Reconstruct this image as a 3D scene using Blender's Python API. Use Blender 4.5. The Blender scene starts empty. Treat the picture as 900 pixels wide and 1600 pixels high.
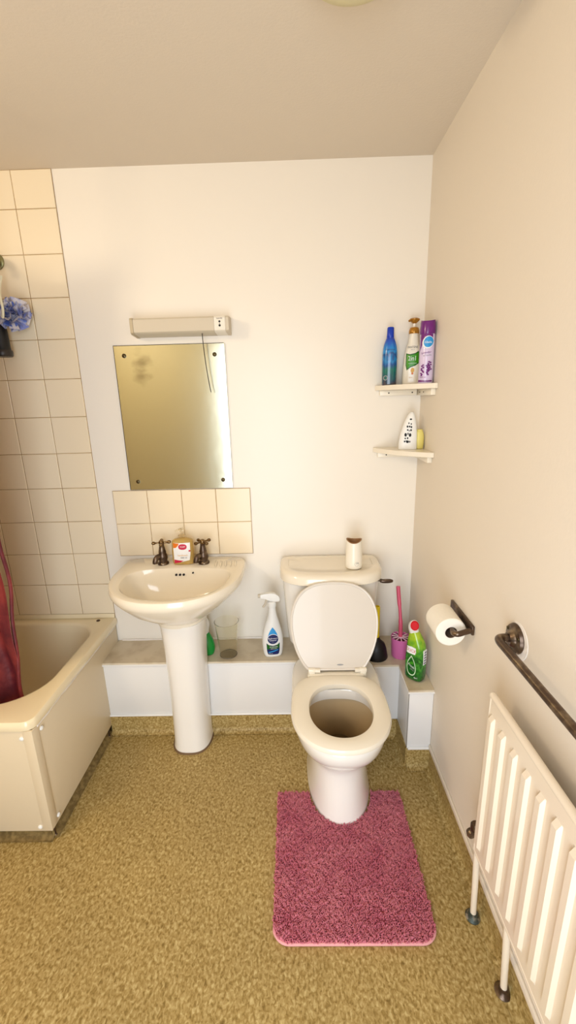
import bpy, bmesh, math, random
from mathutils import Vector, Matrix
random.seed(7)
PI = math.pi
C = bpy.context.scene.collection
D = bpy.data

# ------------------------------------------------------------------ materials
def srgb(c):
    return tuple(((v/255.0)/12.92 if v/255.0 <= 0.04045 else ((v/255.0+0.055)/1.055)**2.4) for v in c)

def mat(name, col, rough=.5, metal=0., spec=.5, coat=0., trans=0., ior=1.45, alpha=1., sss=0.,
        bump=None, var=None, raw=False):
    """col in 0-255 sRGB. bump=(scale,strength,detail); var=(scale, col2, lo, hi)"""
    m = D.materials.new(name); m.use_nodes = True
    nt = m.node_tree; b = nt.nodes['Principled BSDF']
    c = col if raw else srgb(col)
    b.inputs['Base Color'].default_value = (*c, 1)
    b.inputs['Roughness'].default_value = rough
    b.inputs['Metallic'].default_value = metal
    b.inputs['Specular IOR Level'].default_value = spec
    b.inputs['Coat Weight'].default_value = coat
    b.inputs['Coat Roughness'].default_value = .06
    b.inputs['Transmission Weight'].default_value = trans
    b.inputs['IOR'].default_value = ior
    b.inputs['Alpha'].default_value = alpha
    if sss:
        b.inputs['Subsurface Weight'].default_value = sss
        b.inputs['Subsurface Scale'].default_value = .01
    tc = nt.nodes.new('ShaderNodeTexCoord')
    if bump:
        n = nt.nodes.new('ShaderNodeTexNoise'); n.inputs['Scale'].default_value = bump[0]
        n.inputs['Detail'].default_value = bump[2]
        bp = nt.nodes.new('ShaderNodeBump'); bp.inputs['Strength'].default_value = bump[1]
        bp.inputs['Distance'].default_value = .01
        nt.links.new(tc.outputs['Object'], n.inputs['Vector'])
        nt.links.new(n.outputs['Fac'], bp.inputs['Height'])
        nt.links.new(bp.outputs['Normal'], b.inputs['Normal'])
    if var:
        n = nt.nodes.new('ShaderNodeTexNoise'); n.inputs['Scale'].default_value = var[0]
        n.inputs['Detail'].default_value = 4
        r = nt.nodes.new('ShaderNodeMapRange')
        r.inputs['From Min'].default_value = var[2]; r.inputs['From Max'].default_value = var[3]
        mx = nt.nodes.new('ShaderNodeMix'); mx.data_type = 'RGBA'
        mx.inputs['A'].default_value = (*c, 1)
        mx.inputs['B'].default_value = (*(var[1] if raw else srgb(var[1])), 1)
        nt.links.new(tc.outputs['Object'], n.inputs['Vector'])
        nt.links.new(n.outputs['Fac'], r.inputs['Value'])
        nt.links.new(r.outputs['Result'], mx.inputs['Factor'])
        nt.links.new(mx.outputs['Result'], b.inputs['Base Color'])
    return m

M = {}
M['wall'] = mat('wall_paint', (240, 232, 218), .32, spec=.45, bump=(14, .05, 3))
M['wall_side'] = mat('side_wall_paint', (232, 221, 204), .55, spec=.3, bump=(90, .05, 4))
M['ceiling'] = mat('ceiling_paint', (222, 209, 190), .8, spec=.2, bump=(130, .07, 4))
M['tile'] = mat('glazed_tile', (240, 224, 194), .22, spec=.5, bump=(30, .02, 2))
M['grout'] = mat('grout', (150, 118, 70), .9, spec=.1, var=(9, (186, 160, 118), .45, .65))
M['boxpaint'] = mat('gloss_white_paint', (232, 230, 226), .35, bump=(25, .05, 3))
M['boxtop'] = mat('ledge_board', (214, 200, 174), .4, var=(11, (188, 168, 138), .45, .75))
M['porcelain'] = mat('porcelain', (240, 236, 228), .13, spec=.5, coat=.5)
M['porc_cream'] = mat('cream_porcelain', (238, 228, 208), .15, spec=.5, coat=.5)
M['seat'] = mat('toilet_seat_plastic', (238, 230, 212), .22, coat=.3)
M['lidp'] = mat('toilet_lid_plastic', (218, 209, 196), .35, coat=.2)
M['bath'] = mat('bath_acrylic', (238, 222, 186), .2, coat=.35)
M['panel'] = mat('bath_panel', (218, 201, 170), .4, bump=(60, .04, 3))
M['dark'] = mat('dark_hole', (22, 16, 12), .6)
M['bronze'] = mat('worn_bronze', (92, 76, 64), .30, metal=.85, bump=(80, .08, 4), var=(35, (150, 132, 108), .50, .75))
M['screw'] = mat('screw_metal', (92, 82, 58), .3, metal=.9)
M['radiator'] = mat('radiator_enamel', (234, 220, 198), .3, coat=.25)
M['white'] = mat('white_plastic', (238, 236, 230), .35)
M['cream'] = mat('cream_plastic', (206, 194, 172), .45)  # strip light's front turns from the lamp; that shade is in this colour
M['creamd'] = mat('aged_plastic', (190, 174, 144), .5)
M['socket'] = mat('socket_plastic', (236, 228, 212), .4)
M['black'] = mat('black_rubber', (16, 14, 15), .45)
M['yellow'] = mat('yellow_plastic', (232, 205, 8), .35)
M['pink'] = mat('pink_plastic', (232, 122, 184), .35, trans=.15)
M['pinkrod'] = mat('rose_translucent_plastic', (226, 92, 122), .3, trans=.2)
M['shelf'] = mat('shelf_paint', (240, 230, 210), .35, coat=.2)
M['paper'] = mat('tissue_paper', (246, 240, 226), .9, bump=(160, .15, 2))
M['card'] = mat('cardboard', (120, 98, 78), .9)
M['blue'] = mat('blue_bottle', (12, 70, 160), .15, coat=.5)
M['bluecap'] = mat('blue_cap', (16, 58, 176), .25)
M['purple'] = mat('purple_plastic', (108, 22, 116), .25, coat=.4)
M['lilac'] = mat('lilac_can', (216, 200, 226), .25, coat=.4)
M['gold'] = mat('gold_plastic', (176, 122, 40), .25, metal=.35)
M['pearl'] = mat('pearl_bottle', (242, 234, 216), .25, coat=.3)
M['green_dk'] = mat('dark_green_print', (14, 92, 20), .3)
M['green_lt'] = mat('leaf_green_print', (62, 148, 24), .3)
M['red'] = mat('red_plastic', (200, 8, 18), .5, spec=.25)
M['navy'] = mat('navy_print', (18, 32, 92), .35)
M['sky'] = mat('sky_blue_print', (40, 150, 216), .35)
M['printw'] = mat('white_print', (240, 240, 240), .4)
M['printk'] = mat('black_print', (40, 34, 34), .5)
M['orange'] = mat('orange_print', (226, 118, 30), .4)
M['crimson'] = mat('crimson_print', (196, 30, 66), .4)
M['goldprint'] = mat('gold_print', (222, 170, 70), .4)
M['teal'] = mat('teal_print', (16, 92, 88), .35)
M['grey'] = mat('grey_print', (150, 150, 150), .4)
M['yellowsoap'] = mat('yellow_plastic_pale', (226, 212, 120), .4)
M['greenp'] = mat('green_plastic', (18, 140, 52), .25, coat=.3)
M['clear'] = mat('clear_plastic', (250, 248, 240), .05, trans=1., ior=1.12)
M['soapliq'] = mat('amber_soap', (240, 208, 128), .08, trans=.6, ior=1.33)
M['rugbase'] = mat('rug_backing', (178, 92, 100), .9)
M['rugtrim'] = mat('rug_binding', (224, 160, 160), .8)
M['rug'] = mat('rug_pile', (222, 138, 150), .8, spec=.2, var=(14, (206, 114, 132), .35, .7))
M['wood'] = mat('brown_rim', (150, 112, 72), .5)
M['lamp'] = mat('lamp_opal', (222, 214, 168), .4)
M['chrome'] = mat('dull_metal', (150, 146, 104), .35, metal=.8)
M['cord'] = mat('white_cord', (232, 226, 196), .7)
M['doorpaint'] = mat('door_paint', (206, 196, 168), .4)
M['caulk'] = mat('filler', (238, 230, 220), .7, bump=(70, .3, 3))
M['verdigris'] = mat('stained_brass', (70, 78, 72), .5, metal=.5, var=(60, (170, 160, 140), .5, .7))

def node_mat_floor():
    m = D.materials.new('speckled_vinyl'); m.use_nodes = True
    nt = m.node_tree; b = nt.nodes['Principled BSDF']; L = nt.links.new
    tc = nt.nodes.new('ShaderNodeTexCoord')
    mp = nt.nodes.new('ShaderNodeMapping'); mp.inputs['Rotation'].default_value = (0, 0, .5)
    mp.inputs['Scale'].default_value = (1, .72, 1)
    L(tc.outputs['Object'], mp.inputs['Vector'])
    n = nt.nodes.new('ShaderNodeTexNoise'); n.inputs['Scale'].default_value = 135; n.inputs['Detail'].default_value = 4
    n.inputs['Distortion'].default_value = .6
    L(mp.outputs['Vector'], n.inputs['Vector'])
    r = nt.nodes.new('ShaderNodeValToRGB')
    e = r.color_ramp.elements
    e[0].position = .26; e[0].color = (*srgb((120, 95, 45)), 1)
    e[1].position = .72; e[1].color = (*srgb((210, 189, 132)), 1)
    q = e.new(.42); q.color = (*srgb((158, 131, 72)), 1)
    q = e.new(.55); q.color = (*srgb((182, 156, 98)), 1)
    L(n.outputs['Fac'], r.inputs['Fac'])
    n2 = nt.nodes.new('ShaderNodeTexNoise'); n2.inputs['Scale'].default_value = 3.2; n2.inputs['Detail'].default_value = 3
    L(tc.outputs['Object'], n2.inputs['Vector'])
    r2 = nt.nodes.new('ShaderNodeMapRange'); r2.inputs['To Min'].default_value = .72; r2.inputs['To Max'].default_value = 1.06
    L(n2.outputs['Fac'], r2.inputs['Value'])
    mx = nt.nodes.new('ShaderNodeVectorMath'); mx.operation = 'SCALE'
    L(r.outputs['Color'], mx.inputs[0]); L(r2.outputs['Result'], mx.inputs['Scale'])
    # sparse dark specks
    v = nt.nodes.new('ShaderNodeTexNoise'); v.inputs['Scale'].default_value = 210; v.inputs['Detail'].default_value = 1
    L(tc.outputs['Object'], v.inputs['Vector'])
    r3 = nt.nodes.new('ShaderNodeMapRange'); r3.inputs['From Min'].default_value = .66; r3.inputs['From Max'].default_value = .76
    r3.inputs['To Max'].default_value = .4
    L(v.outputs['Fac'], r3.inputs['Value'])
    m3 = nt.nodes.new('ShaderNodeMix'); m3.data_type = 'RGBA'
    L(r3.outputs['Result'], m3.inputs['Factor']); L(mx.outputs['Vector'], m3.inputs['A'])
    m3.inputs['B'].default_value = (*srgb((84, 66, 34)), 1)
    L(m3.outputs['Result'], b.inputs['Base Color'])
    b.inputs['Roughness'].default_value = .52; b.inputs['Specular IOR Level'].default_value = .35
    bp = nt.nodes.new('ShaderNodeBump'); bp.inputs['Strength'].default_value = .12; bp.inputs['Distance'].default_value = .002
    L(n.outputs['Fac'], bp.inputs['Height']); L(bp.outputs['Normal'], b.inputs['Normal'])
    return m
M['vinyl'] = node_mat_floor()

def node_mat_mirror():
    m = D.materials.new('tarnished_mirror'); m.use_nodes = True
    nt = m.node_tree; b = nt.nodes['Principled BSDF']; L = nt.links.new
    b.inputs['Metallic'].default_value = 1.; b.inputs['Roughness'].default_value = .15
    tc = nt.nodes.new('ShaderNodeTexCoord')
    sep = nt.nodes.new('ShaderNodeSeparateXYZ'); L(tc.outputs['Generated'], sep.inputs[0])
    # dark desilvered stains near the upper left corner
    mp = nt.nodes.new('ShaderNodeMapping'); mp.inputs['Scale'].default_value = (7, 1, 16)
    L(tc.outputs['Generated'], mp.inputs['Vector'])
    n = nt.nodes.new('ShaderNodeTexNoise'); n.inputs['Scale'].default_value = 1.; n.inputs['Detail'].default_value = 4
    L(mp.outputs['Vector'], n.inputs['Vector'])
    def dist(cx, cz, r):
        v = nt.nodes.new('ShaderNodeCombineXYZ'); L(sep.outputs['X'], v.inputs['X']); L(sep.outputs['Z'], v.inputs['Z'])
        d = nt.nodes.new('ShaderNodeVectorMath'); d.operation = 'DISTANCE'
        d.inputs[1].default_value = (cx, 0, cz); L(v.outputs[0], d.inputs[0])
        q = nt.nodes.new('ShaderNodeMapRange'); q.inputs['From Min'].default_value = r; q.inputs['From Max'].default_value = 0
        L(d.outputs['Value'], q.inputs['Value']); return q.outputs['Result']
    s = dist(.24, .86, .26)
    a = nt.nodes.new('ShaderNodeMath'); a.operation = 'MULTIPLY'; L(s, a.inputs[0]); L(n.outputs['Fac'], a.inputs[1])
    r = nt.nodes.new('ShaderNodeMapRange'); r.inputs['From Min'].default_value = .28; r.inputs['From Max'].default_value = .62
    r.inputs['To Max'].default_value = .55
    L(a.outputs[0], r.inputs['Value'])
    mx = nt.nodes.new('ShaderNodeMix'); mx.data_type = 'RGBA'
    mx.inputs['A'].default_value = (*srgb((222, 223, 200)), 1)
    mx.inputs['B'].default_value = (*srgb((92, 76, 44)), 1)
    L(r.outputs['Result'], mx.inputs['Factor']); L(mx.outputs['Result'], b.inputs['Base Color'])
    bp = nt.nodes.new('ShaderNodeBump'); bp.inputs['Strength'].default_value = .05; bp.inputs['Distance'].default_value = .01
    n2 = nt.nodes.new('ShaderNodeTexNoise'); n2.inputs['Scale'].default_value = 9
    L(tc.outputs['Object'], n2.inputs['Vector']); L(n2.outputs['Fac'], bp.inputs['Height'])
    L(bp.outputs['Normal'], b.inputs['Normal'])
    return m
M['mirror'] = node_mat_mirror()

def ramp_mat(name, stops, axis='Z', rough=.2, coat=.4, noise=0., scale=(1, 1, 1), detail=2.):
    """colour bands along the generated axis, edges broken by noise: printed artwork"""
    m = D.materials.new(name); m.use_nodes = True
    nt = m.node_tree; b = nt.nodes['Principled BSDF']; L = nt.links.new
    tc = nt.nodes.new('ShaderNodeTexCoord'); sep = nt.nodes.new('ShaderNodeSeparateXYZ')
    L(tc.outputs['Generated'], sep.inputs[0])
    val = sep.outputs[axis]
    if noise:
        mp = nt.nodes.new('ShaderNodeMapping'); mp.inputs['Scale'].default_value = scale
        L(tc.outputs['Generated'], mp.inputs['Vector'])
        n = nt.nodes.new('ShaderNodeTexNoise'); n.inputs['Scale'].default_value = 1; n.inputs['Detail'].default_value = detail
        L(mp.outputs['Vector'], n.inputs['Vector'])
        s = nt.nodes.new('ShaderNodeMath'); s.operation = 'SUBTRACT'; L(n.outputs['Fac'], s.inputs[0]); s.inputs[1].default_value = .5
        a = nt.nodes.new('ShaderNodeMath'); a.operation = 'MULTIPLY_ADD'; a.inputs[1].default_value = noise
        L(s.outputs[0], a.inputs[0]); L(val, a.inputs[2]); val = a.outputs[0]
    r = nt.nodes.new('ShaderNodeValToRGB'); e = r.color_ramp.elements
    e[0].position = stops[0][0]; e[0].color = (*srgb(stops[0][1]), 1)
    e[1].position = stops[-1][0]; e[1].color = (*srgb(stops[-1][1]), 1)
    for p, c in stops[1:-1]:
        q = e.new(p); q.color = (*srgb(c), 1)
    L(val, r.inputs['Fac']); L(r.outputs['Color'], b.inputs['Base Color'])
    b.inputs['Roughness'].default_value = rough; b.inputs['Coat Weight'].default_value = coat
    return m
M['blueart'] = ramp_mat('blue_green_print', [(0, (70, 62, 70)), (.10, (26, 60, 84)), (.2, (10, 84, 92)), (.3, (8, 112, 96)), (.42, (8, 72, 140)),
                        (.55, (20, 128, 190)), (.64, (8, 66, 130)), (.72, (30, 140, 205)), (.9, (14, 84, 186)), (1, (16, 60, 170))], noise=.35, scale=(3, 3, 5))
M['duckart'] = ramp_mat('leafy_green_print', [(0, (10, 78, 22)), (.25, (20, 104, 26)), (.38, (60, 150, 40)), (.45, (12, 84, 20)), (.6, (44, 132, 26)), (.75, (112, 170, 30)), (1, (168, 196, 40))],
                        noise=.6, scale=(4, 4, 9))
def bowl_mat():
    m = ramp_mat('tan_bowl_glaze', [(0, (120, 94, 58)), (.25, (158, 132, 94)), (.60, (186, 162, 124)), (.9, (198, 176, 140)), (1, (206, 188, 156))], noise=.10, scale=(4, 4, 2), rough=.2)  # tan glaze, darker towards the bottom
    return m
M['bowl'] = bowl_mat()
def curtain_mat():
    m = mat('maroon_curtain', (132, 50, 48), .5, spec=.4, var=(9, (84, 24, 34), .4, .65), bump=(60, .2, 3))
    return m
M['curtain'] = curtain_mat()
M['net'] = mat('blue_net', (86, 112, 190), .6, var=(22, (206, 204, 216), .40, .60))
M['net2'] = mat('white_net', (214, 206, 206), .6, var=(30, (120, 130, 190), .45, .6))

# ------------------------------------------------------------------ geometry core
class G:
    def __init__(s): s.V = []; s.F = []; s.I = []
    def add(s, V, F, m=0):
        o = len(s.V); s.V += [tuple(v) for v in V]
        for f in F: s.F.append(tuple(i+o for i in f)); s.I.append(m)
        return s

def wloc(o):
    v = Vector((0, 0, 0))
    while o is not None: v += o.location; o = o.parent
    return v

def obj(name, g, mats, parent=None, smooth=True, angle=38):
    me = D.meshes.new(name)
    off = wloc(parent)
    me.from_pydata([(v[0]-off.x, v[1]-off.y, v[2]-off.z) for v in g.V], [], g.F)
    if not isinstance(mats, (list, tuple)): mats = [mats]
    for m in mats: me.materials.append(m)
    me.polygons.foreach_set('material_index', g.I)
    bm = bmesh.new(); bm.from_mesh(me)
    bmesh.ops.recalc_face_normals(bm, faces=bm.faces); bm.to_mesh(me); bm.free()
    me.polygons.foreach_set('use_smooth', [smooth]*len(me.polygons))
    if smooth: me.set_sharp_from_angle(angle=math.radians(angle))
    me.update()
    o = D.objects.new(name, me); C.objects.link(o)
    if parent is not None: o.parent = parent
    return o

def thing(name, label, cat, loc, group=None):
    o = D.objects.new(name, None); C.objects.link(o)
    o.location = loc; o.empty_display_size = .05
    o['label'] = label; o['category'] = cat
    if group: o['group'] = group
    return o

def tag(o, label, cat, group=None):
    o['label'] = label; o['category'] = cat
    if group: o['group'] = group
    return o

def origin_to(o, loc):
    d = Vector(loc) - o.location
    o.data.transform(Matrix.Translation(-d)); o.location = loc
    return o

def struct(name, g, m, smooth=False):
    o = obj(name, g, m, None, smooth); o['kind'] = 'structure'; return o

def box(x0, x1, y0, y1, z0, z1, r=0., seg=2):
    bm = bmesh.new(); bmesh.ops.create_cube(bm, size=1)
    for v in bm.verts:
        v.co = Vector((x0+(v.co.x+.5)*(x1-x0), y0+(v.co.y+.5)*(y1-y0), z0+(v.co.z+.5)*(z1-z0)))
    if r: bmesh.ops.bevel(bm, geom=list(bm.edges), offset=r, segments=seg, affect='EDGES', profile=.5)
    bm.verts.index_update()
    V = [v.co[:] for v in bm.verts]; F = [[v.index for v in f.verts] for f in bm.faces]
    bm.free(); return V, F

def loft(rings, cap0=True, cap1=True, closed=True):
    n = len(rings[0]); V = [p for r in rings for p in r]; F = []
    for i in range(len(rings)-1):
        for j in range(n if closed else n-1):
            a = i*n+j; b = i*n+(j+1) % n
            F.append((a, b, b+n, a+n))
    if cap0: F.append(tuple(range(n-1, -1, -1)))
    if cap1: F.append(tuple((len(rings)-1)*n+j for j in range(n)))
    return V, F

def sgnpow(v, e): return math.copysign(abs(v)**e, v)

def oval(cx, yc, a, bf, bb, nf, nb, z, seg=64):
    """plan outline: bf reaches towards -y, bb towards +y"""
    r = []
    for k in range(seg):
        t = 2*PI*k/seg; c, s = math.cos(t), math.sin(t)
        n, b = (nf, bf) if s < 0 else (nb, bb)
        r.append((cx+a*sgnpow(c, 2/n), yc+b*sgnpow(s, 2/n), z))
    return r

def cr(p0, p1, p2, p3, t):
    return .5*((2*p1)+(-p0+p2)*t+(2*p0-5*p1+4*p2-p3)*t*t+(-p0+3*p1-3*p2+p3)*t*t*t)

def smooth_spec(spec, n=4):
    out = []
    for i in range(len(spec)-1):
        p = [spec[max(i-1, 0)], spec[i], spec[i+1], spec[min(i+2, len(spec)-1)]]
        for k in range(n):
            t = k/n; out.append(tuple(cr(p[0][j], p[1][j], p[2][j], p[3][j], t) for j in range(len(spec[0]))))
    out.append(tuple(spec[-1])); return out

def smooth_path(pts, n=6): return [Vector(p) for p in smooth_spec([tuple(p) for p in pts], n)]

def tube(path, r, seg=16, caps=True):
    P = [Vector(p) for p in path]; rings = []
    R = r if isinstance(r, (list, tuple)) else [r]*len(P)
    t = (P[1]-P[0]).normalized(); up = Vector((0, 0, 1)) if abs(t.z) < .9 else Vector((1, 0, 0))
    nrm = t.cross(up).normalized()
    for i, p in enumerate(P):
        t2 = (P[min(i+1, len(P)-1)]-P[max(i-1, 0)]).normalized()
        nrm = (nrm - t2*nrm.dot(t2)).normalized(); b = t2.cross(nrm)
        rings.append([tuple(p+R[i]*(math.cos(2*PI*k/seg)*nrm+math.sin(2*PI*k/seg)*b)) for k in range(seg)])
    return loft(rings, caps, caps)

def lathe(prof, loc=(0, 0, 0), axis=(0, 0, 1), seg=32, cap0=True, cap1=True, rot=0):
    """prof: (r, h) list along axis"""
    A = Vector(axis).normalized(); u = A.orthogonal().normalized()
    if abs(A.z) > .99: u = Vector((1, 0, 0))
    w = A.cross(u); L = Vector(loc)
    rings = [[tuple(L+A*h+max(r, 1e-5)*(math.cos(2*PI*k/seg+rot)*u+math.sin(2*PI*k/seg+rot)*w)) for k in range(seg)] for r, h in prof]
    return loft(rings, cap0, cap1)

def rrect(x0, x1, y0, y1, rad, z, seg=10):
    """rounded rectangle; rad = (x1y1, x0y1, x0y0, x1y0)"""
    r = []
    for (cx, cy, a0, q) in ((x1, y1, 0, rad[0]), (x0, y1, 90, rad[1]), (x0, y0, 180, rad[2]), (x1, y0, 270, rad[3])):
        ox = cx-q if cx == x1 else cx+q; oy = cy-q if cy == y1 else cy+q
        for k in range(seg+1):
            t = math.radians(a0+90*k/seg); r.append((ox+q*math.cos(t), oy+q*math.sin(t), z))
    return r

def prism(poly, lo, hi, axis='y'):
    """poly in the two remaining axes (x,z for y; x,y for z; y,z for x)"""
    f = {'y': lambda p, h: (p[0], h, p[1]), 'z': lambda p, h: (p[0], p[1], h), 'x': lambda p, h: (h, p[0], p[1])}[axis]
    return loft([[f(p, lo) for p in poly], [f(p, hi) for p in poly]])

def text_geo(s, size, align='CENTER'):
    cu = D.curves.new('t', 'FONT'); cu.body = s; cu.size = size; cu.align_x = align; cu.align_y = 'CENTER'
    cu.resolution_u = 3
    o = D.objects.new('t', cu); C.objects.link(o)
    dg = bpy.context.evaluated_depsgraph_get()
    me = D.meshes.new_from_object(o.evaluated_get(dg))
    V = [(v.co.x, v.co.y) for v in me.vertices]; F = [tuple(p.vertices) for p in me.polygons]
    D.objects.remove(o); D.curves.remove(cu); D.meshes.remove(me)
    return V, F

def blob(cx, cz, a, b, n=2., seg=32, rot=0):
    P = []
    for k in range(seg):
        t = 2*PI*k/seg; x = a*sgnpow(math.cos(t), 2/n); z = b*sgnpow(math.sin(t), 2/n)
        P.append((cx+x*math.cos(rot)-z*math.sin(rot), cz+x*math.sin(rot)+z*math.cos(rot)))
    return P

class Print:
    """printed artwork laid on a curved front: polys and words in (x,z), mapped by fn(x,z,eps)"""
    def __init__(s, fn): s.g = G(); s.fn = fn; s.mats = []; s.e = .0004
    def mi(s, m):
        if m not in s.mats: s.mats.append(m)
        return s.mats.index(m)
    def poly(s, P, m, c=None, rings=5):
        s.e += .00012
        if c is None: c = (sum(p[0] for p in P)/len(P), sum(p[1] for p in P)/len(P))
        Q = []
        for i, p in enumerate(P):                       # split long edges
            q = P[(i+1) % len(P)]; k = max(1, int(math.hypot(q[0]-p[0], q[1]-p[1])/.004))
            Q += [(p[0]+(q[0]-p[0])*j/k, p[1]+(q[1]-p[1])*j/k) for j in range(k)]
        R = [[s.fn(c[0]+(p[0]-c[0])*k/rings, c[1]+(p[1]-c[1])*k/rings, s.e) for p in Q] for k in range(1, rings+1)]
        V, F = loft(R, True, False); s.g.add(V, F, s.mi(m)); return s
    def text(s, t, x, z, size, m, rot=0, sx=1.):
        s.e += .00012
        V, F = text_geo(t, size)
        W = [(x+(v[0]*sx)*math.cos(rot)-v[1]*math.sin(rot), z+(v[0]*sx)*math.sin(rot)+v[1]*math.cos(rot)) for v in V]
        s.g.add([s.fn(a, b, s.e) for a, b in W], F, s.mi(m)); return s
    def done(s, name, parent):
        me = D.meshes.new(name); me.from_pydata(s.g.V, [], s.g.F)
        for m in s.mats: me.materials.append(m)
        me.polygons.foreach_set('material_index', s.g.I)
        o = D.objects.new(name, me); C.objects.link(o); o.parent = parent
        return o

class Body:
    """bottle body: rings (z, a, b, n, cx, cy) smoothed; front(x,z,eps) finds its front surface"""
    def __init__(s, spec, sub=4, seg=56, smooth=True):
        s.S = smooth_spec(spec, sub) if smooth else spec; s.seg = seg
    def geo(s):
        R = [oval(q[4], q[5], max(q[1], 1e-4), max(q[2], 1e-4), max(q[2], 1e-4), max(q[3], 1.2), max(q[3], 1.2), q[0], s.seg) for q in s.S]
        return loft(R)
    def at(s, z):
        S = s.S
        if z <= S[0][0]: return S[0]
        for i in range(len(S)-1):
            if S[i][0] <= z <= S[i+1][0] and S[i+1][0] > S[i][0]:
                t = (z-S[i][0])/(S[i+1][0]-S[i][0]); return tuple(S[i][j]+(S[i+1][j]-S[i][j])*t for j in range(6))
        return S[-1]
    def front(s, x, z, eps):
        q = s.at(z); u = min(abs(x-q[4])/q[1], .985)
        return (x, q[5]-q[2]*(1-u**q[3])**(1/q[3])-eps, z)

# ------------------------------------------------------------------ dimensions
XR = 1.3915; ZC = 2.308; XL = -1.70; YB = -2.25

# ------------------------------------------------------------------ the room
struct('floor', G().add(*box(XL-.1, XR+.1, YB-1.2, .1, -.1, 0)), M['vinyl'])
struct('ceiling', G().add(*box(XL-.1, XR+.1, YB-.1, .1, ZC, ZC+.1)), M['ceiling'])
wb = struct('wall_back', G().add(*box(XL, XR, 0, .1, 0, ZC)), M['wall'])
struct('wall_right', G().add(*box(XR, XR+.1, YB-1.2, .1, 0, ZC)), M['wall_side'])
struct('wall_left', G().add(*box(XL-.1, XL, YB-.1, .1, 0, ZC)), M['wall_side'])
DX0, DX1, DZ = .255, 1.06, 1.95
g = G().add(*box(XL, DX0, YB-.1, YB, 0, ZC)).add(*box(DX1, XR, YB-.1, YB, 0, ZC)).add(*box(DX0, DX1, YB-.1, YB, DZ, ZC))
struct('wall_front', g, M['doorpaint'])
g = G().add(*box(DX0-.06, DX0, YB-.0, YB+.015, 0, DZ+.06, .003)).add(*box(DX1, DX1+.06, YB, YB+.015, 0, DZ+.06, .003)).add(*box(DX0, DX1, YB, YB+.015, DZ, DZ+.06, .003))
struct('trim_1', g, M['white'], True)

# glazed tiles over the bath: one slab of grout with every tile raised from it
def tiles(x1, ztop, cols, rows, w=.152, xmin=None, zmax=None, th=.006):
    t, gr = G(), G()
    for i in range(cols):
        for j in range(rows):
            xa, xb = x1-(i+1)*w, x1-i*w
            za, zb = ztop-(j+1)*w, ztop-j*w
            if zmax: zb = min(zb, zmax)
            if xmin is not None: xa = max(xa, xmin)
            if zb-za < .02: continue
            h = .0011; e = .0022; rr = lambda: random.uniform(-.00035, .00035)
            bk = [(xa+h, 0, za+h), (xb-h, 0, za+h), (xb-h, 0, zb-h), (xa+h, 0, zb-h)]
            m1 = [(x, -th+.0016, z) for x, _, z in bk]
            ft = [(xa+h+e, -th+rr(), za+h+e), (xb-h-e, -th+rr(), za+h+e), (xb-h-e, -th+rr(), zb-h-e), (xa+h+e, -th+rr(), zb-h-e)]
            t.add(*loft([bk, m1, ft], False, True))
    return t
g = tiles(0, 2.182+.152, 12, 12, zmax=ZC, xmin=XL+.002)
ti = obj('wall_tiling', g, M['tile'], wb, smooth=False); ti['label'] = 'cream square glazed tiles above the bath'
obj('grout', G().add(*box(XL, -.0005, -.004, 0, .49, ZC)), M['grout'], ti, smooth=False)
SX0, SX1, SZ1 = .066, .671, 1.101
g = tiles(SX1, SZ1, 4, 2, w=(SX1-SX0)/4)
sp = obj('splashback_tiling', g, M['tile'], wb, smooth=False); sp['label'] = 'two rows of cream tiles behind the basin'
obj('grout', G().add(*box(SX0, SX1, -.0042, 0, SZ1-2*.1513, SZ1)), M['grout'], sp, smooth=False)

# vinyl upstands round the floor, with their white capping strip
BXF, BXF2, BXE = -.185, -.228, -.393          # fronts of the low pipe boxing: left part, right part, end of the return
def cove(path, h=.09, r=.022):
    """path of (x,y,nx,ny): wall foot points with outward normals"""
    prof = [(0.004, h), (0.004, r+.004)] + [(.004+r-r*math.cos(t), r+.002-r*math.sin(t)) for t in [PI/2*k/6 for k in range(1, 7)]]
    rings = [[(x+nx*d, y+ny*d, z) for d, z in prof]+[(x, y, .0), (x, y, h)] for x, y, nx, ny in path]
    return loft(rings)
struct('baseboard_back', G().add(*cove([(0.0, BXF, 0, -1), (1.10, BXF, 0, -1)])).add(*cove([(1.10, BXF2, 0, -1), (1.297, BXF2, 0, -1)]))
       .add(*cove([(1.297, BXF2, -1, 0), (1.297, BXE, -1, 0)])).add(*cove([(1.297, BXE, 0, -1), (XR, BXE, 0, -1)])), M['vinyl'], True)
struct('baseboard_right', G().add(*cove([(XR, BXE, -1, 0), (XR, YB, -1, 0)])), M['vinyl'], True)
struct('trim_2', G().add(*box(XR-.008, XR, YB, BXE, .088, .108, .003)), M['wall_side'], True)

# low boxing that hides the pipes along the back and right walls
BT = .366
bx = thing('pipe_boxing', 'low white painted boxing ledge running behind basin and toilet into the corner', 'boxing', (.7, -.1, 0))
obj('front_panel', G().add(*box(.0, 1.10, BXF, BXF+.012, .088, BT-.014, .001)), M['boxpaint'], bx)
obj('front_panel', G().add(*box(1.088, 1.300, BXF2, BXF2+.012, .088, BT-.014, .001)).add(*box(1.088, 1.10, BXF2, BXF, .088, BT-.014)), M['boxpaint'], bx)
obj('side_panel', G().add(*box(1.297, 1.309, BXE+.006, BXF2, .088, BT-.014, .001)), M['boxpaint'], bx)
obj('end_panel', G().add(*box(1.297, XR-.001, BXE, BXE+.012, .088, BT-.014, .001)), M['boxpaint'], bx)
poly = [(.0, BXF-.004), (1.088, BXF-.004), (1.088, BXF2-.004), (1.293, BXF2-.004), (1.293, BXE-.004), (XR-.001, BXE-.004), (XR-.001, -.001), (.0, -.001)]
obj('ledge_top', G().add(*prism(poly, BT-.014, BT, 'z')), M['boxtop'], bx, smooth=False)
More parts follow.
